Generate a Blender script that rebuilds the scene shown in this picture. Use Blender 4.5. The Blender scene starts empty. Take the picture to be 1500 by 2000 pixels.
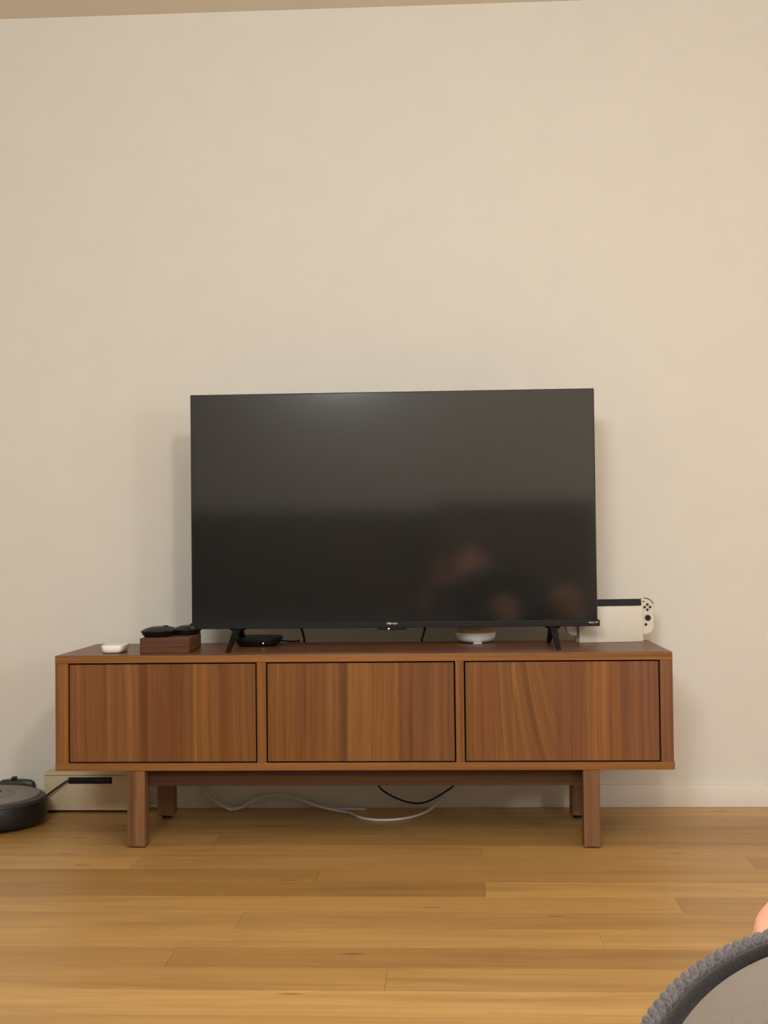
import bpy, bmesh, math, random
from mathutils import Vector, Matrix, Euler
random.seed(7)
PI = math.pi
scene = bpy.context.scene
C = scene.collection

# ------------------------------------------------------------------ camera
cam_d = bpy.data.cameras.new('camera')
cam_d.sensor_fit = 'HORIZONTAL'
cam_d.sensor_width = 36.0
cam_d.lens = 2464.96 / 1500 * 36.0
cam_d.clip_start = 0.01
cam = bpy.data.objects.new('camera', cam_d)
C.objects.link(cam)
CAM = Vector((1.0286, -3.2661, 0.783))
_r = Vector((0.99869212, 0.04986426, -0.01129609))
_f = Vector((-0.04956355, 0.99844546, 0.02549724))
_u = Vector((0.01254993, -0.02490402, 0.99961107))
cam.matrix_world = Matrix(((_r.x, _u.x, -_f.x, CAM.x), (_r.y, _u.y, -_f.y, CAM.y),
                           (_r.z, _u.z, -_f.z, CAM.z), (0, 0, 0, 1)))
scene.camera = cam

# ------------------------------------------------------------------ world, lights, exposure
world = bpy.data.worlds.new('world'); scene.world = world
world.use_nodes = True
world.node_tree.nodes['Background'].inputs[0].default_value = (1.0, 0.86, 0.7, 1)
world.node_tree.nodes['Background'].inputs[1].default_value = 0.05
scene.view_settings.view_transform = 'Standard'
scene.view_settings.look = 'None'
scene.view_settings.gamma = 1
scene.view_settings.use_curve_mapping = False
scene.view_settings.exposure = 0.0


def area(name, loc, size, power, col, target=None, shape='DISK'):
    l = bpy.data.lights.new(name, 'AREA')
    l.shape = shape; l.size = size; l.energy = power; l.color = col
    o = bpy.data.objects.new(name, l); C.objects.link(o)
    o.location = loc
    if target is not None:
        o.rotation_euler = (Vector(target) - Vector(loc)).to_track_quat('-Z', 'Y').to_euler()
    return o


def bulb(name, loc, radius, power, col):
    l = bpy.data.lights.new(name, 'POINT'); l.shadow_soft_size = radius; l.energy = power; l.color = col
    o = bpy.data.objects.new(name, l); C.objects.link(o); o.location = loc
    return o


# ceiling lamp above the room, then two added fills
bulb('ceiling_lamp_light', (1.35, -2.40, 2.03), 0.11, 60, (1.0, 0.955, 0.86))
area('back_fill_light', (0.35, -4.1, 2.28), 0.9, 80, (0.93, 0.985, 1.0), (-0.1, 0.2, 0.1))  # soft fill added at the back, standing for more ceiling lamps
bulb('right_fill_light', (3.0, -3.2, 1.30), 0.14, 52, (0.99, 0.985, 1.0))  # fill added to brighten the low right wall, no lamp seen there


# ------------------------------------------------------------------ materials
def srgb(r, g, b):
    f = lambda c: (c / 255 / 12.92) if c / 255 <= 0.04045 else ((c / 255 + 0.055) / 1.055) ** 2.4
    return (f(r), f(g), f(b), 1)


def newmat(name):
    m = bpy.data.materials.new(name); m.use_nodes = True
    nt = m.node_tree; b = nt.nodes['Principled BSDF']
    return m, nt, b


def setin(b, **k):
    for n, v in k.items():
        n = n.replace('_', ' ')
        if n in b.inputs: b.inputs[n].default_value = v


def mixc(nt, fac, a, b, mode='MIX'):
    m = nt.nodes.new('ShaderNodeMix'); m.data_type = 'RGBA'; m.blend_type = mode
    for s, v in ((0, fac), (6, a), (7, b)):
        if hasattr(v, 'links') or hasattr(v, 'is_linked'): nt.links.new(v, m.inputs[s])
        else: m.inputs[s].default_value = v
    return m.outputs[2]


def ramp(nt, fac, stops, interp='LINEAR'):
    r = nt.nodes.new('ShaderNodeValToRGB'); r.color_ramp.interpolation = interp
    e = r.color_ramp.elements
    while len(e) < len(stops): e.new(0.5)
    for i, (p, c) in enumerate(stops):
        e[i].position = p; e[i].color = c
    if fac is not None: nt.links.new(fac, r.inputs[0])
    return r.outputs[0]


def noise(nt, vec, scale, detail=4, rough=0.55, mapping=None, dist=0.0):
    n = nt.nodes.new('ShaderNodeTexNoise')
    n.inputs['Scale'].default_value = scale; n.inputs['Detail'].default_value = detail
    n.inputs['Roughness'].default_value = rough; n.inputs['Distortion'].default_value = dist
    if mapping is not None:
        mp = nt.nodes.new('ShaderNodeMapping'); mp.inputs['Scale'].default_value = mapping
        nt.links.new(vec, mp.inputs[0]); vec = mp.outputs[0]
    nt.links.new(vec, n.inputs['Vector'])
    return n.outputs[0]


def objco(nt):
    return nt.nodes.new('ShaderNodeTexCoord').outputs['Object']


def bump(nt, b, h, strength, dist=0.002):
    bp = nt.nodes.new('ShaderNodeBump'); bp.inputs['Strength'].default_value = strength
    bp.inputs['Distance'].default_value = dist
    nt.links.new(h, bp.inputs['Height']); nt.links.new(bp.outputs[0], b.inputs['Normal'])


def plain(name, col, rough=0.5, spec=0.5, metal=0.0, var=0.06, nscale=60, bmp=0.08):
    m, nt, b = newmat(name)
    v = objco(nt); n = noise(nt, v, nscale, 3)
    lo = tuple(c * (1 - var) for c in col[:3]) + (1,); hi = tuple(min(1, c * (1 + var)) for c in col[:3]) + (1,)
    nt.links.new(ramp(nt, n, [(0.3, lo), (0.7, hi)]), b.inputs['Base Color'])
    setin(b, Roughness=rough, Specular_IOR_Level=spec, Metallic=metal)
    if bmp: bump(nt, b, n, bmp, 0.0006)
    return m


def emit(name, col, s):
    m, nt, b = newmat(name)
    setin(b, Base_Color=col, Emission_Color=col, Emission_Strength=s)
    return m


def fabric(name, col, rough=0.95, scale=420, var=0.25, big=0.12):
    m, nt, b = newmat(name)
    v = objco(nt)
    n = noise(nt, v, scale, 2, 0.6); n2 = noise(nt, v, 7, 3)
    lo = tuple(c * (1 - var) for c in col[:3]) + (1,); hi = tuple(min(1, c * (1 + var)) for c in col[:3]) + (1,)
    c1 = ramp(nt, n, [(0.35, lo), (0.65, hi)])
    c2 = ramp(nt, n2, [(0.3, (1 - big,) * 3 + (1,)), (0.7, (1, 1, 1, 1))])
    nt.links.new(mixc(nt, 1.0, c1, c2, 'MULTIPLY'), b.inputs['Base Color'])
    setin(b, Roughness=rough, Specular_IOR_Level=0.15, Sheen_Weight=0.15)
    bump(nt, b, n, 0.3, 0.001)
    return m


def wood(name, base, light, dark, axis='x', strips=None, width=1.0, grain=1.0, rough=0.42, slant=0.0, figure=0.0):
    """grain runs along axis; strips = [(pos 0..1, colour)] laid along local x over width"""
    m, nt, b = newmat(name)
    v = objco(nt)
    sc = {'x': (1.2, 34, 34), 'z': (34, 34, 1.2), 'y': (34, 1.2, 34)}[axis]
    sc2 = {'x': (4, 210, 210), 'z': (210, 210, 4), 'y': (210, 4, 210)}[axis]
    K = (0.62, 0.66, 0.54)
    if strips: strips = [(p, tuple(c[i] * K[i] for i in range(3)) + (1,)) for p, c in strips]
    else: base = tuple(base[i] * K[i] for i in range(3)) + (1,)

    def mth(op, a, b_=None, c=None):
        n = nt.nodes.new('ShaderNodeMath'); n.operation = op
        for k_, q_ in enumerate((a, b_, c)):
            if q_ is None: continue
            if isinstance(q_, (int, float)): n.inputs[k_].default_value = q_
            else: nt.links.new(q_, n.inputs[k_])
        return n.outputs[0]
    vv = v
    if axis == 'z':
        sp_ = nt.nodes.new('ShaderNodeSeparateXYZ'); nt.links.new(v, sp_.inputs[0])
        X_, Y_, Z_ = sp_.outputs
        sl = slant
        if figure:      # cathedral figure: lines lean more towards the middle of the veneer leaf
            sl = mth('MULTIPLY', mth('MINIMUM', mth('MAXIMUM', mth('MULTIPLY', mth('SUBTRACT', X_, 0.06), 2.2), 0.0), figure), mth('LESS_THAN', X_, 0.232))
        wob = mth('MULTIPLY', noise(nt, v, 5.0, 2), 0.012)
        u = mth('ADD', mth('MULTIPLY_ADD', Z_, sl, X_), wob)
        cb = nt.nodes.new('ShaderNodeCombineXYZ')
        nt.links.new(u, cb.inputs[0]); nt.links.new(Y_, cb.inputs[1]); nt.links.new(Z_, cb.inputs[2]); vv = cb.outputs[0]
    n1 = noise(nt, vv, 1.0, 5, 0.65, tuple(c * 1.5 if c > 5 else c * 0.6 for c in sc), 0.2)
    n2 = noise(nt, vv, 1.0, 2, 0.5, sc2)
    if strips:
        sx = nt.nodes.new('ShaderNodeSeparateXYZ'); nt.links.new(v, sx.inputs[0])
        dv = nt.nodes.new('ShaderNodeMath'); dv.operation = 'DIVIDE'; dv.inputs[1].default_value = width
        nt.links.new(sx.outputs[0], dv.inputs[0])
        basec = ramp(nt, dv.outputs[0], strips, 'CONSTANT')
    else:
        basec = base
    g = ramp(nt, n1, [(0.28, dark), (0.5, (1, 1, 1, 1)), (0.72, light)])
    c = mixc(nt, 1.0 * grain, basec, g, 'MULTIPLY')
    fine = ramp(nt, n2, [(0.35, (0.82, 0.80, 0.78, 1)), (0.55, (1.03, 1.03, 1.03, 1))])
    c = mixc(nt, 0.6 * grain, c, fine, 'MULTIPLY')
    nt.links.new(c, b.inputs['Base Color'])
    setin(b, Roughness=rough, Specular_IOR_Level=0.35)
    bump(nt, b, n2, 0.06, 0.0006)
    return m


LG = (1.38, 1.40, 1.38, 1); DG = (0.62, 0.58, 0.54, 1)
M = {}
M['wall'] = plain('wall_paint', srgb(222, 217, 208), 0.75, 0.25, var=0.012, nscale=9, bmp=0.02)
M['ceiling'] = plain('ceiling_paint', srgb(238, 230, 216), 0.9, 0.1, var=0.012, nscale=9, bmp=0.02)
M['baseboard'] = plain('baseboard_paint', srgb(224, 219, 210), 0.5, 0.3, var=0.01, bmp=0)
WB = srgb(168, 108, 60)
M['carcass'] = wood('walnut_carcass', WB, LG, DG, 'x')
M['carcass_v'] = wood('walnut_upright', srgb(160, 101, 55), LG, DG, 'z')
M['carcass_r'] = wood('walnut_upright_right', srgb(144, 92, 66), LG, DG, 'z')
M['top'] = wood('walnut_top', srgb(138, 86, 60), LG, DG, 'x', rough=0.36)
M['leg'] = wood('walnut_leg', srgb(150, 103, 76), LG, DG, 'z')
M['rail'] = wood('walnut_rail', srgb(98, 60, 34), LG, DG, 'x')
q = srgb
M['door0'] = wood('walnut_door_left', None, LG, DG, 'z', [(0, q(151, 93, 58)), (.20, q(156, 99, 62)), (.37, q(142, 85, 50)), (.50, q(136, 80, 43)),
    (.62, q(147, 93, 52)), (.665, q(162, 109, 60)), (.68, q(156, 98, 50)), (.80, q(143, 87, 43)), (.90, q(149, 93, 48))], 0.49, 1, slant=0.012)
M['door1'] = wood('walnut_door_middle', None, LG, DG, 'z', [(0, q(148, 92, 44)), (.15, q(142, 86, 42)), (.24, q(150, 94, 52)), (.38, q(138, 84, 46)),
    (.425, q(160, 103, 54)), (.56, q(158, 100, 50)), (.70, q(138, 83, 48)), (.78, q(146, 91, 56)), (.92, q(142, 88, 54))], 0.485, 1, slant=-0.01)
M['door2'] = wood('walnut_door_right', None, LG, DG, 'z', [(0, q(146, 92, 50)), (.05, q(148, 90, 50)), (.155, q(152, 98, 56)), (.24, q(160, 106, 64)), (.255, q(150, 95, 54)), (.46, q(144, 88, 56)),
    (.625, q(166, 106, 60)), (.72, q(160, 98, 58)), (.80, q(146, 92, 64)), (.92, q(150, 94, 68))], 0.495, 1, figure=0.34)
M['dark_gap'] = plain('dark_interior', srgb(14, 6, 4), 0.95, 0.0)
M['black_plastic'] = plain('black_plastic', srgb(19, 19, 19), 0.42, 0.3, var=0.1)
M['black_matte'] = plain('black_matte', srgb(24, 22, 22), 0.6, 0.3, var=0.1)
M['black_cable'] = plain('black_cable', srgb(20, 16, 16), 0.5, 0.4)
M['white_cable'] = plain('white_cable', srgb(214, 208, 200), 0.4, 0.5)
M['white_plastic'] = plain('white_plastic', srgb(246, 243, 238), 0.35, 0.5, var=0.01)
M['warm_white'] = plain('warm_white_plastic', srgb(218, 212, 198), 0.45, 0.4, var=0.01)
M['joy_white'] = plain('controller_white', srgb(216, 208, 196), 0.45, 0.4, var=0.01)
M['button'] = plain('button_grey', srgb(52, 44, 38), 0.5, 0.4)
M['beige'] = plain('beige_fabric_top', srgb(176, 150, 124), 0.95, 0.1, nscale=400, bmp=0.3)
M['cream'] = plain('cream_plastic', srgb(208, 190, 157), 0.55, 0.3, var=0.02)
M['vac_top'] = plain('vacuum_top_grey', srgb(118, 113, 108), 0.42, 0.5, metal=0.2)
M['vac_dark'] = plain('vacuum_body_dark', srgb(21, 18, 18), 0.45, 0.5)
M['vac_mid'] = plain('vacuum_rim_grey', srgb(50, 47, 44), 0.4, 0.5)
M['box_wood'] = wood('reddish_wood', srgb(118, 65, 43), LG, DG, 'x', rough=0.5)
M['box_side'] = wood('reddish_wood_side', srgb(124, 78, 60), LG, DG, 'y', rough=0.5)
M['slot'] = plain('slot_brown', srgb(104, 64, 48), 0.6, 0.2)
M['logo'] = plain('logo_silver', srgb(225, 225, 220), 0.35, 0.5)
M['skin'] = plain('skin', srgb(226, 166, 138), 0.5, 0.4, var=0.05, nscale=25, bmp=0.03)
M['skin'].node_tree.nodes['Principled BSDF'].inputs['Subsurface Weight'].default_value = 0.08
M['hair'] = plain('dark_hair', srgb(40, 28, 22), 0.6, 0.3, var=0.4, nscale=120, bmp=0.6)
M['shirt'] = fabric('charcoal_cotton', srgb(50, 48, 52))
M['shorts'] = fabric('black_cotton', srgb(34, 32, 34))
M['eye'] = plain('eye_dark', srgb(30, 20, 16), 0.2, 0.5)
M['sofa'] = fabric('taupe_sofa_fabric', srgb(112, 94, 85))
M['sofa_dark'] = fabric('brown_cushion_fabric', srgb(118, 100, 92))
M['pillow'] = fabric('grey_taupe_fabric', srgb(106, 95, 85), scale=900, var=0.06, big=0.14)
M['rope'] = fabric('dark_grey_cord', srgb(84, 77, 77), scale=900, var=0.35)
M['cord_shade'] = fabric('dark_cord_shade', srgb(27, 20, 19), scale=900, var=0.3)
M['led_red'] = emit('led_red', (1.0, 0.25, 0.2, 1), 9)
M['led_white'] = emit('led_white', (0.9, 0.95, 1.0, 1), 2.2)


def screen_mat():
    m, nt, b = newmat('screen_glass')
    setin(b, Base_Color=(0.012, 0.0125, 0.012, 1), Roughness=0.30, Specular_IOR_Level=0.06, IOR=1.5, Coat_Weight=1.0, Coat_Roughness=0.085, Coat_IOR=1.7)
    return m


M['screen'] = screen_mat()


def floor_mat():
    m, nt, b = newmat('oak_plank')
    v = objco(nt)
    oi = nt.nodes.new('ShaderNodeObjectInfo')
    ad = nt.nodes.new('ShaderNodeVectorMath'); ad.operation = 'MULTIPLY_ADD'
    cb = nt.nodes.new('ShaderNodeCombineXYZ')
    for i in range(3): nt.links.new(oi.outputs['Random'], cb.inputs[i])
    nt.links.new(cb.outputs[0], ad.inputs[0]); ad.inputs[1].default_value = (37, 53, 11); nt.links.new(v, ad.inputs[2])
    vv = ad.outputs[0]
    n1 = noise(nt, vv, 1.0, 5, 0.62, (1.1, 16, 1), 1.2)
    n2 = noise(nt, vv, 1.0, 3, 0.6, (5, 190, 1))
    n3 = noise(nt, vv, 2.4, 2, 0.5, (1, 2.2, 1))
    base = ramp(nt, oi.outputs['Random'], [(0.0, srgb(164, 125, 71)), (0.35, srgb(178, 138, 81)), (0.7, srgb(188, 148, 88)), (1.0, srgb(202, 161, 99))])
    c = mixc(nt, 1.0, base, ramp(nt, n1, [(0.30, (0.80, 0.76, 0.70, 1)), (0.5, (1, 1, 1, 1)), (0.72, (1.12, 1.13, 1.13, 1))]), 'MULTIPLY')
    c = mixc(nt, 0.55, c, ramp(nt, n2, [(0.36, (0.84, 0.80, 0.76, 1)), (0.56, (1.02, 1.02, 1.02, 1))]), 'MULTIPLY')
    c = mixc(nt, 0.6, c, ramp(nt, n3, [(0.3, (0.88, 0.87, 0.86, 1)), (0.7, (1.06, 1.05, 1.03, 1))]), 'MULTIPLY')
    # small knots
    vo = nt.nodes.new('ShaderNodeTexVoronoi'); vo.inputs['Scale'].default_value = 1.0; vo.voronoi_dimensions = '2D'
    mp = nt.nodes.new('ShaderNodeMapping'); mp.inputs['Scale'].default_value = (1.1, 4.2, 1)
    nt.links.new(vv, mp.inputs[0]); nt.links.new(mp.outputs[0], vo.inputs['Vector'])
    k = ramp(nt, vo.outputs['Distance'], [(0.0, (0.34, 0.26, 0.20, 1)), (0.014, (0.55, 0.46, 0.38, 1)), (0.032, (1, 1, 1, 1))])
    c = mixc(nt, 0.75, c, k, 'MULTIPLY')
    nt.links.new(c, b.inputs['Base Color'])
    setin(b, Roughness=0.40, Specular_IOR_Level=0.38)
    bump(nt, b, n2, 0.05, 0.0005)
    return m


M['plank'] = floor_mat()


# ------------------------------------------------------------------ helpers
def finish(name, bm, mat, parent=None, smooth=False, loc=None, angle=28):
    """bm in world coordinates (or in parent's local ones); parts carry identity transforms under their thing"""
    me = bpy.data.meshes.new(name)
    bmesh.ops.recalc_face_normals(bm, faces=bm.faces)
    if smooth:
        for f in bm.faces: f.smooth = True
        ca = math.radians(angle)
        for e in bm.edges:
            if len(e.link_faces) == 2 and e.calc_face_angle(0) > ca: e.smooth = False
    bm.to_mesh(me); bm.free()
    me.materials.append(mat)
    o = bpy.data.objects.new(name, me); C.objects.link(o)
    if parent is not None: o.parent = parent
    if loc is not None: o.location = loc
    return o


def thing(name, label, cat, loc=(0, 0, 0), rotz=0.0, group=None):
    o = bpy.data.objects.new(name, None); C.objects.link(o)
    o.empty_display_size = 0.05
    o.location = loc; o.rotation_euler = (0, 0, rotz)
    o['label'] = label; o['category'] = cat
    if group: o['group'] = group
    return o


def tag(o, label, cat, group=None):
    o['label'] = label; o['category'] = cat
    if group: o['group'] = group
    return o


def struct(o, label=None):
    o['kind'] = 'structure'
    if label: o['label'] = label
    return o


def add_box(bm, x0, x1, y0, y1, z0, z1, bev=0.0, seg=2, mat=None):
    vs = [bm.verts.new((x, y, z)) for x in (x0, x1) for y in (y0, y1) for z in (z0, z1)]
    fs = [(0, 1, 3, 2), (4, 6, 7, 5), (0, 4, 5, 1), (2, 3, 7, 6), (0, 2, 6, 4), (1, 5, 7, 3)]
    faces = [bm.faces.new([vs[i] for i in f]) for f in fs]
    if mat is not None: bmesh.ops.transform(bm, matrix=mat, verts=vs)
    if bev > 0:
        es = list({e for f in faces for e in f.edges})
        bmesh.ops.bevel(bm, geom=es, offset=bev, segments=seg, profile=0.5, affect='EDGES')
    return bm


def box(name, dims, mat, parent=None, bev=0.001, seg=2):
    bm = bmesh.new(); add_box(bm, *dims, bev=bev, seg=seg)
    return finish(name, bm, mat, parent, smooth=seg > 2, angle=50)


def spline(pts, n=8):
    P = [Vector(p) for p in pts]; out = []
    Q = [P[0] * 2 - P[1]] + P + [P[-1] * 2 - P[-2]]
    for i in range(1, len(Q) - 2):
        a, b, c, d = Q[i - 1], Q[i], Q[i + 1], Q[i + 2]
        for k in range(n):
            t = k / n
            out.append(0.5 * ((2 * b) + (c - a) * t + (2 * a - 5 * b + 4 * c - d) * t * t + (3 * b - a - 3 * c + d) * t ** 3))
    out.append(P[-1]); return out


def add_tube(bm, pts, rad, n=8, closed=False, caps=True):
    rings = []; L = len(pts); up = Vector((0, 0, 1)); prev = None
    for i, p in enumerate(pts):
        if closed: t = pts[(i + 1) % L] - pts[i - 1]
        else: t = pts[min(i + 1, L - 1)] - pts[max(i - 1, 0)]
        t = t.normalized()
        if prev is None:
            a = t.cross(up)
            if a.length < 0.1: a = t.cross(Vector((1, 0, 0)))
        else:
            a = prev - t * prev.dot(t)
        a.normalize(); prev = a; b = t.cross(a)
        r = rad[i] if isinstance(rad, (list, tuple)) else rad
        rings.append([bm.verts.new(p + (a * math.cos(2 * PI * k / n) + b * math.sin(2 * PI * k / n)) * r) for k in range(n)])
    rng = range(L) if closed else range(L - 1)
    for i in rng:
        A, B = rings[i], rings[(i + 1) % L]
        for k in range(n): bm.faces.new((A[k], A[(k + 1) % n], B[(k + 1) % n], B[k]))
    if caps and not closed:
        bm.faces.new(rings[0][::-1]); bm.faces.new(rings[-1])
    return bm


def cable(name, pts, r, mat, parent=None, n=10):
    bm = bmesh.new(); add_tube(bm, spline(pts, 10), r, n)
    return finish(name, bm, mat, parent, smooth=True)


def sup(a, b, e, n=48, cx=0, cy=0):
    out = []
    for k in range(n):
        t = 2 * PI * k / n; c, s = math.cos(t), math.sin(t)
        out.append((cx + a * math.copysign(abs(c) ** (2 / e), c), cy + b * math.copysign(abs(s) ** (2 / e), s)))
    return out


def add_loft(bm, rings, cap=True):
    """rings: list of lists of (x,y,z) with equal counts"""
    R = [[bm.verts.new(p) for p in r] for r in rings]
    n = len(R[0])
    for A, B in zip(R, R[1:]):
        for k in range(n): bm.faces.new((A[k], A[(k + 1) % n], B[(k + 1) % n], B[k]))
    if cap:
        bm.faces.new(R[0][::-1]); bm.faces.new(R[-1])
    return bm


def lathe(bm, prof, cx=0, cy=0, n=64, cap=True):
    return add_loft(bm, [[(cx + r * math.cos(2 * PI * k / n), cy + r * math.sin(2 * PI * k / n), z) for k in range(n)] for r, z in prof], cap)


def superloft(bm, prof, e, n=48, cx=0, cy=0):
    """prof: (a, b, z)"""
    return add_loft(bm, [[(x, y, z) for x, y in sup(a, b, e, n, cx, cy)] for a, b, z in prof])


def text(name, body, size, mat, parent, loc, extr=0.0004, width=None, bold=0.0):
    cu = bpy.data.curves.new(name, 'FONT'); cu.body = body; cu.size = size
    cu.align_x = 'CENTER'; cu.align_y = 'CENTER'; cu.extrude = extr; cu.offset = bold
    t = bpy.data.objects.new(name, cu); C.objects.link(t)
    dg = bpy.context.evaluated_depsgraph_get()
    me = bpy.data.meshes.new_from_object(t.evaluated_get(dg)); C.objects.unlink(t); bpy.data.objects.remove(t)
    me.name = name
    xs = [v.co.x for v in me.vertices]; w = max(xs) - min(xs)
    s = (width / w) if width else 1
    Rm = Matrix.Rotation(PI / 2, 4, 'X')
    for v in me.vertices:
        v.co.x *= s
        v.co = Rm @ v.co + Vector(loc)
    me.materials.clear(); me.materials.append(mat)
    o = bpy.data.objects.new(name, me); C.objects.link(o); o.parent = parent
    return o


# ------------------------------------------------------------------ room
XL, XR, YB, YF, ZC = -2.2, 4.1, -4.75, 0.512, 2.41
T = 0.12
bm = bmesh.new(); add_box(bm, XL - T, XR + T, YF, YF + T, -0.03, ZC + 0.1)
struct(finish('wall_front', bm, M['wall']), 'plain cream painted wall behind the sideboard')
bm = bmesh.new(); add_box(bm, XL - T, XR + T, YB - T, YB, -0.03, ZC + 0.1)
struct(finish('wall_back', bm, M['wall']))
bm = bmesh.new(); add_box(bm, XL - T, XL, YB, YF, -0.03, ZC + 0.1)
struct(finish('wall_left', bm, M['wall']))
bm = bmesh.new(); add_box(bm, XR, XR + T, YB, YF, -0.03, ZC + 0.1)
struct(finish('wall_right', bm, M['wall']))
bm = bmesh.new(); add_box(bm, XL, XR, YB, YF, ZC, ZC + 0.1)
struct(finish('ceiling', bm, M['ceiling']))
# baseboards: bevelled top edge over a shallow recess line
bm = bmesh.new(); add_box(bm, XL, XR, 0.500, YF, 0.0, 0.066, bev=0.0015)
struct(finish('baseboard_front', bm, M['baseboard'], smooth=True), 'low white baseboard along the wall')
bm = bmesh.new(); add_box(bm, XL, XL + 0.012, YB, 0.500, 0.0, 0.066, bev=0.0015)
struct(finish('baseboard_left', bm, M['baseboard'], smooth=True))
bm = bmesh.new(); add_box(bm, XR - 0.012, XR, YB, 0.500, 0.0, 0.066, bev=0.0015)
struct(finish('baseboard_right', bm, M['baseboard'], smooth=True))

# floor: dark slab with every plank laid on it
bm = bmesh.new(); add_box(bm, XL, XR, YB, YF, -0.03, -0.004)
fl = struct(finish('floor', bm, M['dark_gap']), 'honey oak plank floor')


def plank(x0, x1, y0, y1):
    g = 0.00022; c = 0.00015
    x0 += g; x1 -= g; y0 += g; y1 -= g
    dx, dy = (x0 + x1) / 2, (y0 + y1) / 2
    a = [(x0 - dx, y0 - dy), (x1 - dx, y0 - dy), (x1 - dx, y1 - dy), (x0 - dx, y1 - dy)]
    i = [(x0 - dx + c, y0 - dy + c), (x1 - dx - c, y0 - dy + c), (x1 - dx - c, y1 - dy - c), (x0 - dx + c, y1 - dy - c)]
    bm = bmesh.new()
    add_loft(bm, [[(x, y, -0.004) for x, y in a], [(x, y, -c) for x, y in a], [(x, y, 0) for x, y in i]])
    return finish('plank', bm, M['plank'], fl, loc=(dx, dy, 0))


joints = {0: [1.107], 1: [0.246, 1.755], 2: [0.713], 3: [1.105], 4: [1.517], 5: [0.585], 6: [1.322], 7: [0.492], 8: [0.909],
          -1: [0.404], -2: [0.9], -3: [0.62], -4: [1.0], 9: [1.75], 10: [0.2], 11: [1.2]}
PW = 0.1185
k = -4
while True:
    y1 = 0.03 - PW * k; y0 = y1 - PW
    if y1 <= YB + 0.01: break
    y0 = max(y0, YB); y1 = min(y1, 0.4995)
    js = list(joints.get(k, [random.uniform(0, 1.8)]))
    while js[0] - 1.75 > XL + 0.15: js.insert(0, js[0] - random.uniform(1.55, 1.85))
    while js[-1] + 1.75 < XR - 0.15: js.append(js[-1] + random.uniform(1.55, 1.85))
    js = [j for j in js if XL + 0.12 < j < XR - 0.12]
    xs = [XL] + js + [XR]
    for a, b_ in zip(xs, xs[1:]):
        if y1 - y0 > 0.01: plank(a, b_, y0, y1)
    k += 1

# ------------------------------------------------------------------ sideboard
sb = thing('sideboard', 'long low walnut sideboard with three flush doors on block legs', 'sideboard', (0, 0, 0))
box('top_panel', (0, 1.6, 0, 0.4, 0.480, 0.500), M['top'], sb, 0.0012)
# front edge banding of the top reads golden: its own veneer strip
o = box('edge_strip', (0.0, 1.6, -0.0012, 0.0004, 0.4802, 0.4985), M['carcass'], sb, 0.0003, 1)
box('bottom_panel', (-0.001, 1.602, -0.001, 0.4, 0.200, 0.2195), M['carcass'], sb, 0.0012)
box('side_panel', (0, 0.034, 0, 0.4, 0.2195, 0.480), M['carcass_v'], sb, 0.0006, 1)
box('side_panel', (1.568, 1.6, 0, 0.4, 0.2195, 0.480), M['carcass_r'], sb, 0.0006, 1)
box('divider_panel', (0.5305, 0.5545, 0.0, 0.385, 0.2195, 0.480), M['carcass_v'], sb, 0.0006, 1)
box('divider_panel', (1.0455, 1.0675, 0.0, 0.385, 0.2195, 0.480), M['carcass_v'], sb, 0.0006, 1)
box('back_panel', (0.034, 1.568, 0.385, 0.395, 0.2195, 0.480), M['dark_gap'], sb, 0)
for i, (a, b_) in enumerate(((0.034, 0.5305), (0.5545, 1.0455), (1.0675, 1.568))):
    g = 0.0036
    bm = bmesh.new(); add_box(bm, 0, b_ - a - 2 * g, 0.0, 0.018, 0, 0.2605 - 2 * g, bev=0.0008, seg=1)
    finish('door', bm, M['door%d' % i], sb, False, (a + g, 0.0015, 0.2195 + g))
# trestle: four legs, long rails, cross rails
for x0, x1 in ((0.1875, 0.2345), (1.3695, 1.4115)):
    box('leg', (x0, x1, 0.002, 0.050, 0.003, 0.200), M['leg'], sb, 0.0015)
    box('leg', (x0, x1, 0.344, 0.392, 0.010, 0.200), M['leg'], sb, 0.0015)
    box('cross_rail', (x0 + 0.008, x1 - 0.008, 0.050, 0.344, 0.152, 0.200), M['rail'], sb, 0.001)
    for y in (0.026, 0.368):
        bm = bmesh.new(); lathe(bm, [(0.013, 0.0), (0.014, 0.001), (0.014, 0.0095)], (x0 + x1) / 2, y, 24)
        if y < 0.1:
            for v in bm.verts: v.co.z = min(v.co.z, 0.003)
        finish('foot_glide', bm, M['black_matte'], sb, True)
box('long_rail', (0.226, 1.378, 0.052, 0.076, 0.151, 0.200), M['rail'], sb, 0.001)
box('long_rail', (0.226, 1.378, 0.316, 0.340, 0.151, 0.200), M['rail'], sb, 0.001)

# ------------------------------------------------------------------ television
TVX, TVY = 0.877, 0.213
tv = thing('television', 'large black flat screen television standing on the sideboard', 'television', (TVX, TVY + 0.03, 0.5))


def L(p, o=tv):
    return tuple(Vector(p) - o.location)


def lbox(name, x0, x1, y0, y1, z0, z1, mat, par, bev=0.001, seg=2):
    l = par.location if par.parent is None else par.parent.location
    return box(name, (x0 - l.x, x1 - l.x, y0 - l.y, y1 - l.y, z0 - l.z, z1 - l.z), mat, par, bev, seg)


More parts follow.
